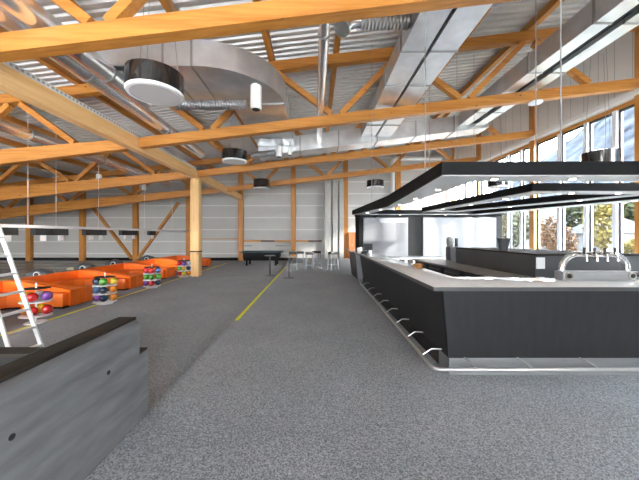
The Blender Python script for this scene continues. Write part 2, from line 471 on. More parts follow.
# ------------------------------------------------------------------ ducts
def seam(parent, pts_fn, ys): ...
def round_duct(name, label, pts, r, ringstep=1.2, seg=20, mat=DUCTSIDE):
    t = thing(name, label, 'duct')
    bm = B(); tube(bm, pts, r, seg); obj('duct_body', bm, mat, t)
    a, b = Vector(pts[0]), Vector(pts[1]); d = (b-a).normalized(); L = (b-a).length
    s = ringstep*.5
    while s < L-.1:
        bm = B(); p = a + d*s; tube(bm, [p-d*.02, p+d*.02], r+.008, seg); obj('coupling', bm, FLANGE, t); s += ringstep
    return t
round_duct('round_duct', 'thick round silver duct, right of the two at upper left', [(-4.26, YF+.3, 5.02), (-4.26, 7.1, 5.02)], .19, 3)
round_duct('round_duct', 'thick round silver duct, left of the two beside the long beam', [(-4.67, YF+.3, 5.02), (-4.67, 11.6, 5.02)], .18, 3)
round_duct('round_duct', 'slim round silver duct running lengthwise at the middle of the ceiling', [(.17, YF+.3, 5.47), (.17, 11.3, 5.47)], .105, 4)
round_duct('round_duct', 'round silver duct over the far left benches, beyond the long beam', [(-8.6, 7.0, 4.72), (-8.6, 16.5, 4.72)], .17, 3)

# curved rectangular duct
path = []
for x in (-4.75, -4.0, -3.2, -2.6): path.append((x, 6.70))
cx, cy, R = -2.6, 7.75, 1.05
for k in range(1, 11):
    a = -PI/2 + k*PI/20
    path.append((cx + R*math.cos(a), cy + R*math.sin(a)))
path += [(-1.55, 9.2), (-1.55, 10.4), (-1.55, 11.36)]
def sweep_rect(path, w, z0, z1):
    bm = B(); rings = []
    for i, (x, y) in enumerate(path):
        p = Vector((x, y)); a = Vector(path[max(i-1,0)]); b = Vector(path[min(i+1, len(path)-1)])
        d = (b-a).normalized(); s = Vector((d.y, -d.x))
        l, r = p - s*w/2, p + s*w/2
        rings.append([bm.verts.new((l.x, l.y, z0)), bm.verts.new((r.x, r.y, z0)), bm.verts.new((r.x, r.y, z1)), bm.verts.new((l.x, l.y, z1))])
    for a, b in zip(rings, rings[1:]):
        for k in range(4): bm.faces.new((a[k], a[(k+1)%4], b[(k+1)%4], b[k]))
    bm.faces.new(rings[0][::-1]); bm.faces.new(rings[-1])
    return bm
t = thing('curved_duct', 'big silver rectangular duct sweeping round a curve behind the nearest truss', 'duct')
obj('duct_body', sweep_rect(path, 1.46, 5.26, 5.82), DUCT, t)
for i in (2, 3, 13, 15):
    (x0, y0), (x1, y1) = path[i-1 if i else 0], path[i]
    d = Vector((x1-x0, y1-y0)).normalized()*.02
    obj('flange', sweep_rect([(x1-d.x, y1-d.y), (x1+d.x, y1+d.y)], 1.5, 5.235, 5.845), FLANGE, t)

t = thing('cross_duct', 'wide silver rectangular duct crossing the hall behind the second truss', 'duct')
obj('duct_body', box(B(), -2.3, 7.0, 11.42, 12.2, 5.16, 5.78, .125), DUCT, t)
for x in (-.6, .95, 2.5, 4.05, 5.6):
    obj('flange', box(B(), x-.025, x+.025, 11.39, 12.23, 5.13, 5.81, .125), FLANGE, t)
def twin_duct(label, x0, x1, z0, z1, g0, g1, y0, y1, ys):
    t = thing('rectangular_duct', label, 'duct')
    obj('duct_body', box(B(), x0, g0, y0, y1, z0, z1), DUCT, t)
    obj('duct_body', box(B(), g1, x1, y0, y1, z0, z1), DUCT, t)
    obj('slot_channel', box(B(), g0+.002, g1-.002, y0, y1, z0+.10, z1-.02), DARKGAP, t)
    for y in ys:
        obj('flange', box(B(), x0-.03, g0, y-.02, y+.02, z0-.025, z1+.03), FLANGE, t)
        obj('flange', box(B(), g1, x1+.03, y-.02, y+.02, z0-.025, z1+.03), FLANGE, t)
    return t
twin_duct('long silver rectangular duct with a dark slot, right of the ceiling centre', 1.86, 3.04, 5.65, 6.1, 2.40, 2.48, YF+.3, 11.40, (1.2, 2.9, 6.1, 7.5, 10.2))
twin_duct('long silver rectangular duct with a dark slot, nearest the window wall', 5.80, 6.78, 6.10, 6.62, 6.16, 6.42, YF+.3, 11.40, (1.2, 3.2, 5.9, 7.7, 10.2))

def spiral(label, a, b, r, elbow=None):
    t = thing('spiral_duct', label, 'duct')
    a, b = Vector(a), Vector(b); n = max(8, int((b-a).length/.035)); pts = []; rs = []
    for i in range(n+1):
        pts.append(a.lerp(b, i/n)); rs.append(r if i % 2 else r*.86)
    bm = B(); tube(bm, pts, rs, 18); obj('duct_body', bm, SPIRAL, t)
    if elbow:
        bm = B(); tube(bm, elbow, r*1.08, 18); obj('elbow', bm, DUCTSIDE, t)
    return t
spiral('ribbed silver branch duct with an open elbow, left of the central slotted duct', (1.84, 5.55, 5.86), (.86, 5.55, 5.86), .14, [(.88, 5.55, 5.86), (.7, 5.55, 5.84), (.56, 5.5, 5.76), (.52, 5.45, 5.64)])
spiral('ribbed silver branch duct between the two slotted ducts', (3.06, 5.2, 6.0), (5.3, 5.2, 6.35), .14)
spiral('ribbed silver branch duct behind the big black drum lamp', (-3.6, 7.3, 5.04), (-1.75, 7.3, 5.04), .13)
spiral('ribbed silver branch duct behind the middle black drum lamp', (-2.5, 11.1, 4.80), (-1.55, 11.1, 4.92), .13)

# white cylinder lamps
def can_lamp(label, x, y, z, r, h, ztop):
    t = thing('cylinder_lamp', label, 'ceiling lamp', (x, y, z), 'white cylinder lamps')
    obj('lamp_body', lathe(B(), [(r*.9, 0), (r, .02), (r, h-.02), (r*.9, h)], seg=24), PIPEW, t)
    obj('lamp_lens', lathe(B(), [(r*.7, -.012), (r*.7, 0.0)], seg=24), BLACK, t)
    obj('stem', tube(B(), [(0,0,h), (0,0,ztop-z)], .012, 8), CABLE, t)
can_lamp('white cylinder ceiling lamp under the curve of the big silver duct', -1.37, 6.6, 4.62, .13, .55, 5.25)
can_lamp('white cylinder ceiling lamp in front of the cross duct', -1.42, 11.2, 4.78, .12, .42, 5.2)
can_lamp('small white cylinder ceiling lamp hanging right beside a longer one', -.93, 10.6, 4.68, .08, .26, 5.2)
can_lamp('white cylinder lamp hanging over the far left benches', -10.2, 13.4, 4.20, .11, .36, 6.19)
can_lamp('small white lamp below the farthest left truss', -9.4, 15.6, 4.15, .11, .36, 6.285)

# black drum lamps
def drum(label, x, y, zb, r, h, ztop):
    t = thing('drum_lamp', label, 'ceiling lamp', (x, y, zb), 'black drum lamps')
    obj('drum_shade', lathe(B(), [(r-.03, .05), (r, .03), (r, h), (r-.05, h+.015), (.1, h+.02)], seg=48, close=False), BLACKCAN, t)
    obj('lamp_diffuser', lathe(B(), [(r*.8, -.02), (r*.96, -.01), (r*1.0, .015), (r*.99, .03), (r*.5, .05)], seg=48), DIFF, t)
    obj('lamp_rim', lathe(B(), [(r*.86, -.022), (r*.97, -.014), (r*1.005, .012), (r*1.005, .028), (r*1.0, .0285)], seg=48, close=False), WHITE, t)
    for k in range(3):
        a = 2*PI*k/3 + .4
        obj('hanging_cable', tube(B(), [(r*.8*math.cos(a), r*.8*math.sin(a), h), (r*.45*math.cos(a), r*.45*math.sin(a), ztop-zb)], .006, 6), CABLE, t)
drum('large glossy black drum lamp at upper left, nearest the camera', -2.84, 5.06, 4.2, .465, .36, 6.5)
drum('glossy black drum lamp hanging before the freestanding column', -3.2, 11.3, 4.62, .49, .40, 6.3)
drum('black drum lamp below the farthest truss, left of the ceiling centre', -3.1, 16.5, 4.40, .47, .50, 6.3)
drum('black drum lamp near the back wall, above the grey wall ducts side', 3.5, 16.5, 4.45, .49, .40, 7.0)
drum('black drum lamp hanging above the bar canopy before the windows', 9.2, 9.16, 3.86, .47, .50, 7.6)
drum('black drum lamp in the far window corner behind the bar canopy', 9.0, 14.0, 4.06, .44, .46, 7.7)
tag(obj('smoke_detector', lathe(B(), [(.16, -.05), (.19, -.03), (.19, 0)], 6.8, 8.76, 24), WHITE, None, (0, 0, 5.80)), 'flat white disc fixed under the second truss near the windows', 'smoke detector')

# ------------------------------------------------------------------ ducts and pipe at the back wall
for i, (px0, px1) in enumerate(((324.5, 331), (332.5, 337.5), (339, 343.5))):
    x0 = (px0-315)*20.6/F; x1 = (px1-315)*20.6/F
    t = thing('wall_duct', ORD[i] + ' from the left of three pale upright ducts on the back wall', 'duct', ((x0+x1)/2, 20.6, 0), 'upright ducts on the back wall')
    w = (x1-x0)/2
    obj('duct_body', box(B(), -w, w, -.2, .28, 0, 5.6), WDUCT, t)
    for k in range(1, 11):
        obj('seam', box(B(), -w-.01, w+.01, -.21, .28, k*.52-.012, k*.52+.012), FLANGE, t)
bm = B(); tube(bm, [(5.65, YB-.45, 2.7), (5.65, YB-.45, 6.9), (5.7, YB-.45, 7.15), (5.9, YB-.45, 7.28), (9.2, YB-.45, 7.3)], .15, 16)
tag(obj('wall_pipe', bm, PIPEW), 'thick white pipe rising on the back wall and turning right', 'pipe')

# ------------------------------------------------------------------ bowling side, left
def booth(i, y0, label):
    t = thing('orange_bench', label, 'bench', (-8.5, y0, LOW), 'orange u-shaped benches')
    # local: x 0 (back, towards the lanes) .. 2.1 (open end), y 0 .. L
    L, a = 2.36, .46
    outer = [(2.15, 0), (0, 0), (0, L), (2.15, L)]
    # base / seat ring
    bm = B()
    seat = [(2.05, .03), (.03, .03), (.03, L-.03), (2.05, L-.03), (2.05, L-a), (.95, L-a), (.72, L-a-.1), (.60, L-a-.35), (.60, a+.35), (.72, a+.1), (.95, a), (2.05, a)]
    prism(bm, seat, .06, .40); obj('seat', bm, ORANGE, t, bevel=.012)
    obj('plinth', prism(B(), [(2.0,.08),(.08,.08),(.08,L-.08),(2.0,L-.08),(2.0,L-a+.05),(.6,L-a+.05),(.55,a),(2.0,a-.05)], 0, .06), FASCIA, t)
    # backrest following the three sides, low at the open ends and high at the back
    for side in (0, 1):
        bm = B(); prev = None; N = 14
        for k in range(N+1):
            x = 2.15 - 2.15*k/N
            h = .46 + .20*(1-math.cos(PI*min(1, k/N*1.15)))/2
            th = .14 + .20*max(0, 1-k/4.0)**2
            y_o, y_i = (0, th) if side == 0 else (L, L-th)
            ring = [bm.verts.new(p) for p in ((x, y_o, .05), (x, y_i, .05), (x, y_i, h), (x, y_o, h))]
            if prev:
                for q in range(4): bm.faces.new((prev[q], prev[(q+1)%4], ring[(q+1)%4], ring[q]))
            else: bm.faces.new(ring)
            prev = ring
        bm.faces.new(prev[::-1]); obj('side_rest', bm, ORANGE, t)
    bm = B(); prev = None; N = 12
    for k in range(N+1):
        y = .145 + (L-.29)*k/N
        dx = .10*math.sin(PI*k/N)
        ring = [bm.verts.new(p) for p in ((0.0, y, .05), (.2-dx, y, .05), (.16-dx*.5, y, .66), (0.0, y, .66))]
        if prev:
            for q in range(4): bm.faces.new((prev[q], prev[(q+1)%4], ring[(q+1)%4], ring[q]))
        else: bm.faces.new(ring)
        prev = ring
    bm.faces.new(prev[::-1]); obj('backrest', bm, ORANGE, t)
    return t
bl = ['orange u-shaped bench nearest the camera, partly behind the ladder', 'second orange u-shaped bench from the camera', 'third orange u-shaped bench from the camera',
      'fourth orange u-shaped bench, left of the timber column', 'farthest orange u-shaped bench, beside and behind the timber column']
for k in range(5): booth(k, 5.36 + 2.4*k, bl[k])

BALLCOL = {}
def ball_mat(c):
    if c not in BALLCOL: BALLCOL[c] = plain('ball_%d' % len(BALLCOL), c, .1, 0, .6, var=.35, scale=14, coat=.6)
    return BALLCOL[c]
RED, PUR, YEL, ORA, GRN, BLU, NAV, WHB = (.62,.02,.02), (.20,.06,.32), (.85,.52,.03), (.90,.26,.02), (.10,.36,.04), (.05,.11,.26), (.015,.03,.07), (.6,.6,.62)
CN = {RED:'red', PUR:'purple', YEL:'yellow', ORA:'orange', GRN:'green', BLU:'blue', NAV:'dark navy', WHB:'white'}
def rack(px, py, tiers, where, rot=0.0):
    Y = (EYE-LOW)*F/(py-235); X = (px-315)*Y/F
    t = thing('ball_rack', 'small white post rack of bowling balls %s' % where, 'ball rack', (X, Y, LOW), 'bowling ball racks', rot)
    obj('post', tube(B(), [(0,0,.02), (0,0,.86)], .017, 14), WHITE, t)
    obj('foot', lathe(B(), [(.2, 0), (.19, .015), (.04, .03)], seg=24), WHITE, t)
    obj('top_plate', prism(B(), [(.26*math.cos(a*PI/8)*1.0, .2*math.sin(a*PI/8)) for a in range(16)], .735, .75), FASCIA, t)
    tn = ['bottom', 'middle', 'top'] if len(tiers) == 3 else ['bottom', 'top']
    for i, row in enumerate(tiers):
        z = .07 + (.225 if len(tiers) == 3 else .30)*i + (0.1 if len(tiers) == 2 else 0)
        obj('shelf', prism(B(), [(.29*math.cos(a*PI/8), .23*math.sin(a*PI/8)) for a in range(16)], z-.02, z), WHITE, t)
        spots = [(-.19, .02), (0, -.122), (.19, .02), (0, .145)]
        for j, c in enumerate(row):
            lx, ly = spots[j]
            wx = X + lx*math.cos(rot) - ly*math.sin(rot); wy = Y + lx*math.sin(rot) + ly*math.cos(rot)
            o = obj('bowling_ball', ball(B(), (0,0,0), .102, 24), ball_mat(c), None, (wx, wy, LOW+z+.102))
            pos = ['left end', 'front', 'right end', 'back'][j]
            tag(o, '%s ball, %s of the %s tier, rack %s' % (CN[c], pos, tn[i], where), 'bowling ball', 'bowling balls on the racks')
rack(36, 322.5, [[ORA, RED, RED, YEL], [YEL, RED, PUR, WHB]], 'beside the ladder', .25)
rack(105, 303.5, [[PUR, NAV, ORA], [BLU, NAV, ORA], [NAV, GRN, YEL]], 'in front of the second bench', .35)
rack(152, 287.5, [[PUR, RED, NAV], [GRN, GRN, GRN], [RED, RED, BLU]], 'in front of the third bench', .35)
rack(184, 277, [[RED, YEL, ORA], [GRN, YEL, BLU], [RED, PUR, WHB]], 'left of the timber column', .35)

# ball returns
for i, y in enumerate((9.35, 11.15, 12.8, 15.3)):
    t = thing('ball_return', '%s ball return hood with beige track, from the camera, behind the benches' % ORD[i], 'ball return', (-9.15, y, LOW), 'ball returns at the lane heads')
    obj('track', box(B(), -1.9, -.2, -.16, .16, .34, .44), BEIGE, t)
    bm = B(); tube(bm, [(-.22, 0, .56), (.1, 0, .60), (.34, 0, .55), (.44, 0, .44)], [.14, .22, .21, .15], 16); obj('hood', bm, DGREY, t)
    bm = B(); tube(bm, [(.2, -.19, .62), (.2, -.235, .62)], .10, 18); hr = obj('hood_ring', bm, ALU, t); obj('hood_opening', tube(B(), [(.2, -.2351, .62), (.2, -.24, .62)], .075, 18), BLACK, hr)
    obj('pedestal', box(B(), -.1, .3, -.12, .12, 0, .42), DGREY, t)
# lanes
for i in range(8):
    y = 19.3 - i*1.62
    tag(obj('bowling_lane', box(B(), XL+1.5, -9.95, y-.6, y+.6, LOW+.001, LOW+.05), LANE), '%s dark bowling lane counted from the back wall' % ORD[i], 'bowling lane', 'bowling lanes running to the left')

# display rail above the lanes
t = thing('display_rail', 'long thin white rail hung on cables above the bowling lanes', 'rail', (-9.3, 0, 1.96))
obj('tube', box(B(), -.07, .07, 3.0, 20.6, -.03, .065), WHITE, t)
for y in (6.0, 9.2, 10.2, 12.2, 15.5, 18.5):
    obj('hanging_cable', tube(B(), [(0, y, .065), (0, y, 3.86)], .008, 6), PIPEW, t)
for i, y in enumerate((8.55, 9.68, 10.35, 11.75, 12.3, 13.9, 14.5, 16.2)):
    s = thing('lane_display', '%s small black lane display from the camera, with a white number tile' % ORD[i], 'display', (-9.3, y, 1.64), 'lane displays under the white rail')
    obj('screen', box(B(), -.10, .06, -.30, .30, .05, .285), BLACK, s)
    obj('bracket', box(B(), -.02, .02, -.03, .03, .285, .29), BLACK, s)
    obj('number_tile', box(B(), .02, .05, -.1, .1, -.14, .047), WHITE, s)

# ladder
t = thing('step_ladder', 'tall white aluminium stepladder standing behind the concrete parapet', 'ladder', (-4.08, 4.10, LOW))
def lad(z): return -.335*z
for y in (-.215, .215):
    tp = y*.72
    bm = B(); bar(bm, (0, y, 0), (lad(2.7), tp, 2.7), .022, .06, (1,0,0)); obj('rail', bm, ALU, t)
    bm = B(); bar(bm, (-1.62, y*1.1, 0), (lad(2.7)-.06, tp, 2.68), .03, .06, (1,0,0)); obj('rear_rail', bm, ALU, t)
for k in range(9):
    z = .24 + .27*k; y = .215*(1-.28*z/2.7)
    bm = B(); bar(bm, (lad(z), -y, z), (lad(z), y, z), .075, .03, (0,0,1)); obj('tread', bm, ALU, t)
for z in (.5, 1.3, 2.0):
    x = -1.62 + (lad(2.7)-.06+1.62)*z/2.68
    bm = B(); bar(bm, (x, -.2, z), (x, .2, z), .03, .03); obj('cross_bar', bm, ALU, t)
obj('top_cap', box(B(), lad(2.7)-.14, lad(2.7)+.08, -.19, .19, 2.68, 2.72), ALU, t)

# ------------------------------------------------------------------ bar
t = thing('bar_counter', 'large charcoal bar with steel plinth and foot rail on the right', 'bar', (0,0,0))
def wedge(bm, pts_bottom, pts_top, z0, z1):
    a = [bm.verts.new((x, y, z0)) for x, y in pts_bottom]; b = [bm.verts.new((x, y, z1)) for x, y in pts_top]; n = len(a)
    bm.faces.new(a[::-1]); bm.faces.new(b)
    for i in range(n): bm.faces.new((a[i], a[(i+1)%n], b[(i+1)%n], b[i]))
    return bm
ZP, ZC = .215, 1.075
bm = B(); wedge(bm, [(1.62,3.43),(7.7,3.43),(7.7,3.75),(1.9,3.75)], [(1.50,3.33),(7.8,3.33),(7.8,3.75),(1.9,3.75)], ZP, ZC)
obj('front_panel', bm, BARPANEL, t)
bm = B(); wedge(bm, [(1.615,3.44),(1.9,3.76),(1.95,9.8),(1.66,9.8)], [(1.495,3.34),(1.9,3.76),(1.95,9.8),(1.54,9.8)], ZP, ZC)
obj('side_panel', bm, BARPANEL, t)
bm = B(); wedge(bm, [(1.66,9.92),(1.95,9.92),(1.95,12.3),(1.58,12.3)], [(1.54,9.92),(1.95,9.92),(1.95,12.3),(1.46,12.3)], 0, ZC)
obj('end_panel', bm, ISLAND, t)
obj('plinth', box(B(), 1.63, 7.6, 3.45, 3.74, 0, ZP), STEEL, t)
obj('plinth', box(B(), 1.63, 1.94, 3.745, 9.8, 0, ZP), BARPANEL, t)  # side run of the steel plinth, its shade put in as a darker material
obj('end_post', wedge(B(), [(1.50,9.80),(1.70,9.80),(1.70,9.92),(1.50,9.92)], [(1.42,9.80),(1.62,9.80),(1.62,9.92),(1.42,9.92)], 0, 1.06), WHITEPANEL, t)
ctop = [(1.33,3.17),(7.9,3.17),(7.9,3.92),(1.90,3.92),(1.95,9.9),(2.0,12.35),(1.34,12.35),(1.38,9.9)]
obj('countertop', prism(B(), ctop, ZC+.001, 1.12), COUNTER, t, bevel=.004)
bm = B(); 
for (a, b) in (((1.33,3.166),(7.9,3.166)), ((1.326,3.17),(1.376,9.9))):
    bar(bm, (*a, 1.096), (*b, 1.096), .006, .044)
obj('counter_edge', bm, EDGEM, t)
# right flank of the bar ring
obj('right_panel', wedge(B(), [(7.7,3.46),(7.45,3.46),(5.75,9.9),(6.0,9.9)], [(7.8,3.46),(7.45,3.46),(5.75,9.9),(6.1,9.9)], 0, ZC), BARPANEL, t)
obj('right_top', prism(B(), [(7.9,3.925),(7.2,3.925),(5.6,9.95),(6.25,9.95)], ZC+.001, 1.12), COUNTER, t)
# foot rail
rail = obj('foot_rail', tube(B(), [(7.5,3.24,.165),(1.42,3.24,.165),(1.37,3.28,.165),(1.36,3.34,.165),(1.44,9.0,.165),(1.58,10.3,.165)], .021, 14), RAILM, t)
for x in (1.83, 2.47, 3.22, 4.0, 4.8, 5.6):
    bm = B(); tube(bm, [(x-.03, 3.455, .215), (x-.02, 3.36, .22), (x+.02, 3.26, .18), (x+.02, 3.24, .16)], .009, 8); obj('bracket', bm, RAILM, rail)
for y in (3.62, 4.25, 4.9, 5.6, 6.3, 7.0, 7.8, 8.6):
    x = 1.36 + (y-3.34)*.08/5.66
    bm = B(); tube(bm, [(1.64, y, .245), (x+.12, y, .25), (x+.02, y, .185), (x, y, .16)], .009, 8); obj('bracket', bm, RAILM, rail)

# back bar island
t = thing('bar_island', 'dark grey cabinet island with low worktop in the middle of the bar', 'cabinet')
obj('upper_cabinet', prism(B(), [(3.92,5.05),(5.9,5.05),(4.7,7.7),(3.82,7.7)], .0, 1.33), ISLAND, t)
obj('cabinet_top', prism(B(), [(3.925,5.01),(5.94,5.01),(4.74,7.705),(3.822,7.705)], 1.331, 1.365), CAP, t)
obj('lower_cabinet', prism(B(), [(3.42,4.7),(3.915,4.7),(3.812,7.71),(4.35,7.71),(4.35,8.9),(3.15,8.9)], 0, .90), BARPANEL, t)
obj('worktop', prism(B(), [(3.36,4.64),(3.915,4.64),(3.812,7.71),(4.4,7.71),(4.4,9.0),(3.08,9.0)], .901, .945), WORKTOP, t)
for k in range(5):
    s0, s1 = k/5+.02, (k+1)/5-.02
    pa = Vector((3.42,4.7)).lerp(Vector((3.15,8.9)), s0); pb = Vector((3.42,4.7)).lerp(Vector((3.15,8.9)), s1)
    d = obj('door', prism(B(), [(pa.x-.02,pa.y),(pa.x-.001,pa.y),(pb.x-.001,pb.y),(pb.x-.02,pb.y)], .08, .86), [DGREY, BLACK][k % 2], t)
    obj('handle', tube(B(), [(pa.x-.035,pa.y+.08,.8),(pb.x-.035,pb.y-.08,.8)], .008, 8), STEEL, d)
obj('price_sheet', box(B(), 3.93, 4.08, 5.037, 5.0499, 1.10, 1.30), WHITE, t)
# right low fridge counter
t = thing('undercounter_fridge', 'blue grey undercounter unit at the right end behind the bar', 'counter')
obj('body', box(B(), 5.3, 6.5, 4.15, 4.75, 0, 1.05), DGREY, t)
obj('top', box(B(), 5.27, 6.53, 4.12, 4.78, 1.051, 1.09), STEEL, t)

# draught beer tower
t = thing('beer_tap_tower', 'chrome arched draught tap tower on a grey box on the bar', 'beer tap', (3.6, 3.66, 1.1205))
obj('base_box', box(B(), -.46, .46, -.07, .07, 0, .115), STEEL, t, bevel=.01)
for x in (-.40, .40):
    o = obj('end_ring', tube(B(), [(x, -.071, .062), (x, -.09, .062)], .047, 22), CHROME, t)
    obj('ring_hole', tube(B(), [(x, -.088, .062), (x, -.093, .062)], .028, 18), BLACK, o)
pts = []
for k in range(9):
    a = PI - k*PI/2/8; pts.append((-.22 + .2*math.cos(a), .0, .14 + .19*math.sin(a)))
pts = [(-.42, 0, .12)] + pts
for k in range(9):
    a = PI/2 - k*PI/2/8; pts.append((.22 + .2*math.cos(a), .0, .14 + .19*math.sin(a)))
pts.append((.42, 0, .12))
obj('arch_tube', tube(B(), pts, .036, 16), CHROME, t)
for x in (-.19, -.06, .07, .2):
    o = obj('tap', tube(B(), [(x, -.02, .33), (x, -.08, .33), (x, -.10, .30), (x, -.10, .25)], .013, 10), CHROME, t)
    obj('tap_handle', tube(B(), [(x, -.06, .34), (x, -.065, .42)], [.010, .016], 10), BLACK, o)

# things on the bar and island
t = thing('planter', 'dark grey tapered planter standing on the island cabinet', 'pot', (4.05, 6.1, 1.3655))
obj('pot', lathe(B(), [(.075, 0), (.11, .20), (.125, .22), (.125, .27), (.10, .275), (.09, .22)], seg=28), DGREY, t)
t = thing('coffee_grinder', 'dark grey machine with round hopper at the far end of the island', 'appliance', (3.78, 8.0, 1.366))
obj('body', box(B(), -.16, .16, -.14, .14, 0, .06), DGREY, t)
t = thing('coffee_machine', 'dark blue grey coffee machine with round hopper and post at the island end', 'appliance', (4.17, 8.6, .9455))
obj('body', box(B(), -.15, .17, -.15, .15, 0, .40), DGREY, t, bevel=.015)
obj('hopper', lathe(B(), [(.05, .40), (.10, .46), (.11, .64), (.05, .70)], -.08, 0, 20), STEEL, t)
obj('column', box(B(), .08, .14, -.04, .04, .40, .66), BLACK, t)
for o in list(bpy.data.objects):
    if o.name.startswith('coffee_grinder') or (o.parent and o.parent.name.startswith('coffee_grinder')):
        bpy.data.objects.remove(o)
t = thing('snack_bowl', 'small brown bowl on the left run of the bar counter', 'bowl', (1.80, 4.95, 1.1205))
obj('bowl', lathe(B(), [(.04, 0), (.075, .03), (.09, .075), (.08, .08), (.06, .035), (.02, .02)], seg=24), TERRA, t)
t = thing('cash_register', 'black cash register screen standing at the far end of the bar', 'cash register', (1.72, 9.2, 1.1205), None, .3)
obj('base', box(B(), -.12, .12, -.1, .1, 0, .07), BLACK, t)
obj('screen', box(B(), -.15, .15, -.02, .02, .09, .30), BLACK, t)
obj('stand', box(B(), -.03, .03, -.0, .04, .07, .14), BLACK, t)
t = thing('card_terminal', 'small black card terminal left of the cash register', 'card terminal', (1.5, 8.9, 1.1205))
obj('body', wedge(B(), [(-.05,-.08),(.05,-.08),(.05,.08),(-.05,.08)], [(-.05,-.05),(.05,-.05),(.05,.08),(-.05,.08)], 0, .06), BLACK, t)
for i, (x, y) in enumerate(((1.52, 9.9), (1.66, 10.3), (1.60, 8.2))):
    o = obj('glass_jar', lathe(B(), [(.04, 0), (.05, .02), (.05, .12), (.04, .14)], seg=20), WHITE, None, (x, y, 1.1205))
    tag(o, ['white cup near the bend of the bar top', 'white cup farthest along the bar top', 'white cup on the bar top before the cash register'][i], 'cup', 'white cups on the bar')

# canopy over the bar
def canopy(name, label, outer, inner, z0, z1, spots, cables, lift=None):
    t = thing(name, label, 'canopy')
    obj('fascia', ring_prism(B(), outer, inner, z0+.012, z1, lift), FASCIA, t)
    def inset(P, Q, f): return [(p[0]+(q[0]-p[0])*f, p[1]+(q[1]-p[1])*f) for p, q in zip(P, Q)]
    so = obj('soffit', ring_prism(B(), inset(outer, inner, .03), inset(inner, outer, .03), z0, z0+.0115), SOFFIT, t)
    for x, y in spots:
        r = obj('downlight', lathe(B(), [(.055, z0-.006), (.06, z0-.001)], x, y, 20), SPOTRIM, so) if False else obj('downlight', lathe(B(), [(.055, z0-.006), (.06, z0-.001)], x, y, 20), SPOTRIM, t)
        obj('lens', lathe(B(), [(.038, z0-.010), (.04, z0-.006)], x, y, 18), SPOT, r)
    for x, y in cables:
        obj('hanging_cable', tube(B(), [(x, y, z1), (x, y, ROOF(x)-.02)], .008, 6), CABLE, t)
    return t
out1 = [(1.54,3.45),(1.86,7.3),(1.33,10.2),(5.95,10.2),(7.6,3.45)]
in1 = [(2.14,3.83),(2.12,7.3),(1.85,9.85),(5.5,9.85),(7.0,3.83)]
canopy('bar_canopy', 'wide charcoal ring canopy with white underside hung over the bar', out1, in1, 2.42, 2.56,
       [(1.95,4.5),(1.98,5.6),(2.0,6.7),(1.85,8.0),(1.7,9.2),(2.3,3.64),(3.3,3.64),(4.3,3.64),(5.3,3.64),(6.3,3.64),(6.75,6),(6.2,8.4),(3.0,10.02),(4.6,10.02)],
       [(1.72,4.43),(3.15,3.64),(6.95,3.64),(1.72,8.6),(5.6,10.0)], [.03,.15,.02,0,.05])
out2 = [(3.6,4.7),(3.35,8.9),(4.5,8.9),(6.2,4.7)]
in2 = [(3.95,5.05),(3.65,8.55),(4.25,8.55),(5.65,5.05)]
canopy('island_canopy', 'smaller charcoal canopy with glowing white underside above the bar island', out2, in2, 2.42, 2.56,
       [(3.75,5.6),(3.68,6.7),(3.55,7.9),(4.4,4.87),(5.2,4.87),(5.5,5.9),(4.95,7.2)],
       [(3.78,4.86),(5.6,4.86),(3.5,8.7),(4.35,8.7)])

# kitchen block behind the bar
wk = struct('wall_kitchen', box(B(), 2.03, 8.6, 13.05, 14.3, 0, 2.62), FASCIA)
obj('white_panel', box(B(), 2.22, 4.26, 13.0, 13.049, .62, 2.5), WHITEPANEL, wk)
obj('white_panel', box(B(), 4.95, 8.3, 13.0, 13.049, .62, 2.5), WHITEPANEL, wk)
obj('vent_grille', box(B(), 2.95, 4.24, 12.985, 13.0, 2.26, 2.46), STEEL, wk)
obj('roof_edge', box(B(), 2.0, 8.65, 12.95, 14.35, 2.621, 2.70), FASCIA, wk)
t = thing('back_counter', 'white back counter with a row of small dark drawers before the kitchen wall', 'counter', (0, 12.45, 0))
obj('body', box(B(), 2.3, 7.2, 0, .5, 0, .70), WHITE, t)
obj('counter_top', box(B(), 2.25, 7.25, -.04, .52, .701, .74), WHITEPANEL, t)
for k in range(10):
    x = 2.6 + k*.36
    for z in (.18, .44):
        d = obj('drawer', box(B(), x, x+.26, -.015, -.001, z, z+.2), BLACK, t)

# wooden cabinet by the wall ducts
t = thing('storage_cabinet', 'reddish wooden cabinet standing against the back wall beside the grey ducts', 'cabinet', (2.9, YB-.75, 0))
RW = wood('reddish_wood', 2, (.42,.13,.04), (.28,.075,.02))
obj('carcass', box(B(), -.5, .55, 0, .45, 0, 1.9), RW, t)
for x in (-.48, .04):
    d = obj('door', box(B(), x, x+.5, -.025, -.001, .06, 1.86), RW, t); obj('handle', box(B(), x+.22, x+.26, -.05, -.026, .9, 1.05), STEEL, d)

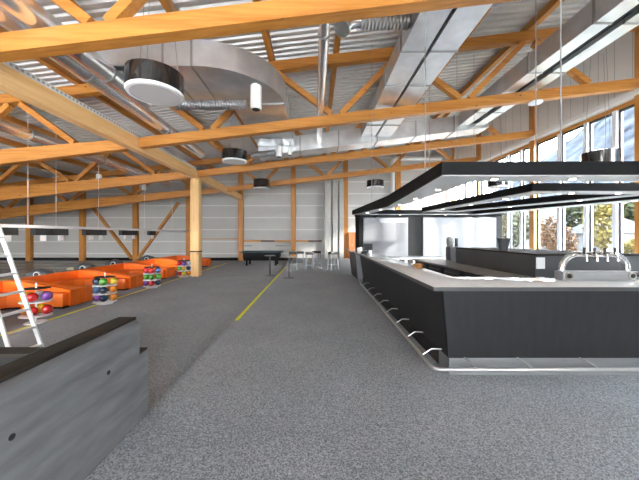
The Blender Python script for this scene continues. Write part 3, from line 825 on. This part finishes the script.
# ------------------------------------------------------------------ pool table and stools at the back
t = thing('pool_table', 'blue grey covered pool table on the lower floor by the back wall', 'pool table', (-3.35, 18.1, LOW))
obj('table_frame', box(B(), -1.1, 1.1, -.58, .58, .48, .80), FASCIA, t, bevel=.02)
obj('playing_field', box(B(), -1.27, 1.27, -.69, .69, .80, .87), CLOTH, t, bevel=.02)
for x in (-.9, .9):
    for y in (-.42, .42):
        obj('leg', lathe(B(), [(.09, 0), (.06, .05), (.06, .4), (.10, .48)], x, y, 14), FASCIA, t)
def stool(label, x, y, z, seat_mat, rz=0):
    s = thing('bar_stool', label, 'stool', (x, y, z), 'bar stools by the back wall', rz)
    obj('seat', box(B(), -.19, .19, -.18, .18, .76, .88), seat_mat, s, bevel=.02)
    for a, b in ((-1,-1),(1,-1),(-1,1),(1,1)):
        obj('leg', tube(B(), [(a*.2, b*.2, 0), (a*.15, b*.15, .76)], .02, 8), LEGM, s)
    bm = B(); tube(bm, [(-.185,-.185,.25),(.185,-.185,.25),(.185,.185,.25),(-.185,.185,.25),(-.185,-.185,.26)], .010, 8); obj('foot_ring', bm, STEEL, s)
    return s
st = [(293, 13.9), (300, 14.3), (309.5, 13.7), (316.5, 14.6), (333, 13.9)]
for i, (px, y) in enumerate(st):
    x = (px-315)*y/F
    stool('%s bar stool from the left in the row before the back wall' % ORD[i] if i < 4 else 'bar stool standing apart at the right, before the upright ducts', x, y, 0, [BLACK, BLACK, BLACK, CAP, BLACK][i], .1*i)
def pedestal(label, x, y, z, h, r, mat):
    s = thing('pedestal_table', label, 'table', (x, y, z), 'small pedestal tables')
    obj('table_top', lathe(B(), [(r*.96, h-.03), (r, h-.02), (r, h-.005), (r*.97, h)], seg=28), mat, s)
    obj('stem', tube(B(), [(0,0,.02), (0,0,h-.03)], .035, 14), DGREY, s)
    obj('foot', lathe(B(), [(.24, 0), (.23, .015), (.05, .03)], seg=24), DGREY, s)
pedestal('tall pedestal table with a pale round top near the end of the yellow strip', (289-315)*11.3/F, 11.3, 0, .84, .22, WORKTOP)
pedestal('pedestal table on the lower floor in front of the pool table', (270-315)*13.3/F, 13.3, LOW, .95, .26, WHITEPANEL)

# ------------------------------------------------------------------ outside
struct('ground', box(B(), XR+.25, 330, -150, 800, -1.4, -1.2), GRASS)
MOUNT = plain('hazy_mountain', (.040,.046,.056), 1.0, 0, 0.0, var=.6, scale=.035)
bm = B(); NX, NY = 36, 60; grid = []
def ridge(y):
    ks = [(-300, 300), (300, 400), (524, 290), (655, 226), (741, 185), (900, 90), (1100, 40)]
    for (a, ha), (b, hb) in zip(ks, ks[1:]):
        if a <= y <= b: return ha + (hb-ha)*(y-a)/(b-a)
    return 40
for i in range(NX):
    row = []
    for j in range(NY):
        x = 230 + 520*i/(NX-1); y = -300 + 1400*j/(NY-1)
        tt = min(1, (x-230)/370.0); h = ridge(y)*tt**1.15 if x <= 600 else ridge(y)*(1-(x-600)/600)
        row.append(bm.verts.new((x, y, -2 + h + (random.random()-.5)*14*tt)))
    grid.append(row)
for i in range(NX-1):
    for j in range(NY-1): bm.faces.new((grid[i][j], grid[i+1][j], grid[i+1][j+1], grid[i][j+1]))
mo = obj('mountain', bm, MOUNT); mo['kind'] = 'structure'
LEAF = [plain('yellow_leaves', (.10,.075,.008), .8, var=.4, scale=3), plain('green_leaves', (.026,.034,.009), .8, var=.5, scale=3), plain('rust_leaves', (.075,.036,.012), .8, var=.4, scale=3)]
BARK = plain('bark', (.10,.07,.05), .9)
def tree(label, x, y, h, r, leaf, n=1500):
    t = thing('tree', label, 'tree', (x, y, -1.2), 'trees outside the windows')
    obj('trunk', tube(B(), [(0,0,0), (.1,0,h*.4), (0,.1,h*.8)], [.22, .15, .05], 8), BARK, t)
    bm = B()
    for _ in range(n):
        while True:
            p = Vector((random.uniform(-1,1), random.uniform(-1,1), random.uniform(-1,1)))
            if .35 < p.length < 1: break
        p = Vector((p.x*r, p.y*r, h*.62 + p.z*h*.38))
        s = r*random.uniform(.06, .12); q = Matrix.Rotation(random.uniform(0, PI), 4, Vector((random.random(), random.random(), random.random()+.01)).normalized())
        vs = [bm.verts.new(p + q @ Vector(v)*s) for v in ((-1,-.6,0),(1,-.6,0),(1,.6,0),(-1,.6,0))]
        bm.faces.new(vs)
    obj('foliage', bm, LEAF[leaf], t)
def away(px, d):   # a spot seen past image column px at depth d
    return (px-315)*d/F, d
for lab, px, d, h, r, lf in (('tall yellow green tree outside, left of the grey roofed house', 602, 26, 6.5, 1.4, 0), ('dark green tree outside behind the second window from the post', 573, 40, 9.0, 2.2, 1),
        ('rust coloured tree outside near the timber window post', 563, 20, 3.6, .8, 2), ('yellow tree outside in front of the grey roofed house', 632, 22, 2.6, .9, 0),
        ('tall green tree outside behind the grey roofed house', 634, 40, 10.5, 3.6, 1), ('green tree outside beyond the far windows', 512, 34, 6.0, 1.9, 1),
        ('rust coloured tree outside beyond the far windows', 552, 31, 5.0, 1.3, 2)):
    x, y = away(px, d); tree(lab, x, y, h, r, lf)
def house(label, px, d, w, dep, h, rh, wall, roof, rz=0):
    x, y = away(px, d)
    t = thing('house', label, 'house', (x, y, -1.2), None, rz)
    obj('walls', box(B(), -w/2, w/2, 0, dep, 0, h), wall, t)
    bm = B(); a = [(-w/2-.4, -.4, h), (w/2+.4, -.4, h), (w/2+.4, dep+.4, h), (-w/2-.4, dep+.4, h)]
    v = [bm.verts.new(p) for p in a]; r1 = bm.verts.new((-w/2+rh, dep/2, h+rh)); r2 = bm.verts.new((w/2-rh, dep/2, h+rh))
    for f in ((v[0],v[1],r2,r1), (v[2],v[3],r1,r2), (v[1],v[2],r2), (v[3],v[0],r1), (v[3],v[2],v[1],v[0])): bm.faces.new(f)
    obj('roof', bm, roof, t)
    n = max(2, int(w/2.2))
    for i in range(n):
        xx = -w/2 + w*(i+.5)/n
        for zz in ([1.0] if h < 4 else [1.0, 3.6]):
            obj('house_window', box(B(), xx-.4, xx+.4, -.04, -.002, zz, zz+1.3), FRAMED, t)
HW = plain('white_render', (.10,.10,.102), .8); HR = plain('grey_roof', (.012,.013,.016), .8)
house('white house outside with a dark grey hipped roof, at the right edge of the windows', 634, 30, 6, 5, 3.1, 1.9, HW, HR)
house('small white house outside behind the yellow green tree', 596, 50, 7, 5, 4.4, 1.5, HW, HR)
house('long white building outside filling the far windows', 480, 50, 10, 8, 7.5, 1.5, HW, HW)
house('white building outside beside the timber window post', 547, 38, 2.6, 6, 7.0, .9, HW, HW)

# ------------------------------------------------------------------ camera, light, world
cam = bpy.data.cameras.new('camera'); co = bpy.data.objects.new('camera', cam); C.objects.link(co)
cam.sensor_width = 36; cam.lens = F*36/639; cam.shift_x = 4.5/639; cam.shift_y = -5/639; cam.clip_end = 3000
co.location = (0, 0, EYE); co.rotation_euler = (PI/2, 0, 0)
SC.camera = co

w = bpy.data.worlds.new('sky'); SC.world = w; w.use_nodes = True; nt = w.node_tree
bg = nt.nodes['Background']
tc = nt.nodes.new('ShaderNodeTexCoord'); sx = nt.nodes.new('ShaderNodeSeparateXYZ'); r = nt.nodes.new('ShaderNodeValToRGB')
nt.links.new(tc.outputs['Generated'], sx.inputs[0]); nt.links.new(sx.outputs['Z'], r.inputs['Fac']); nt.links.new(r.outputs['Color'], bg.inputs['Color'])
r.color_ramp.elements[0].position = 0; r.color_ramp.elements[0].color = (.97,.98,1,1)
r.color_ramp.elements[1].position = .7; r.color_ramp.elements[1].color = (.80,.88,1,1)
bg.inputs['Strength'].default_value = 6.0
mr = nt.nodes.new('ShaderNodeMapRange'); mr.inputs['From Min'].default_value = -.2; mr.inputs['From Max'].default_value = 1
mr.inputs['To Min'].default_value = 4.5; mr.inputs['To Max'].default_value = 19     # the sky is brightest on the sunny side
nt.links.new(sx.outputs['X'], mr.inputs['Value']); nt.links.new(mr.outputs['Result'], bg.inputs['Strength'])

s = bpy.data.lights.new('sun', 'SUN'); s.energy = 4.0; s.angle = math.radians(3); s.color = (1, .95, .88)
so = bpy.data.objects.new('sun', s); C.objects.link(so); so.rotation_euler = Vector((-1, 1.2, -.48)).to_track_quat('-Z', 'Y').to_euler()

SC.view_settings.view_transform = 'Standard'; SC.view_settings.look = 'None'; SC.view_settings.gamma = 1
SC.view_settings.use_curve_mapping = False
SC.view_settings.exposure = 2.1
SC.cycles.use_denoising = True
SC.cycles.max_bounces = 10; SC.cycles.diffuse_bounces = 6; SC.cycles.transparent_max_bounces = 12
SC.cycles.sample_clamp_indirect = 8
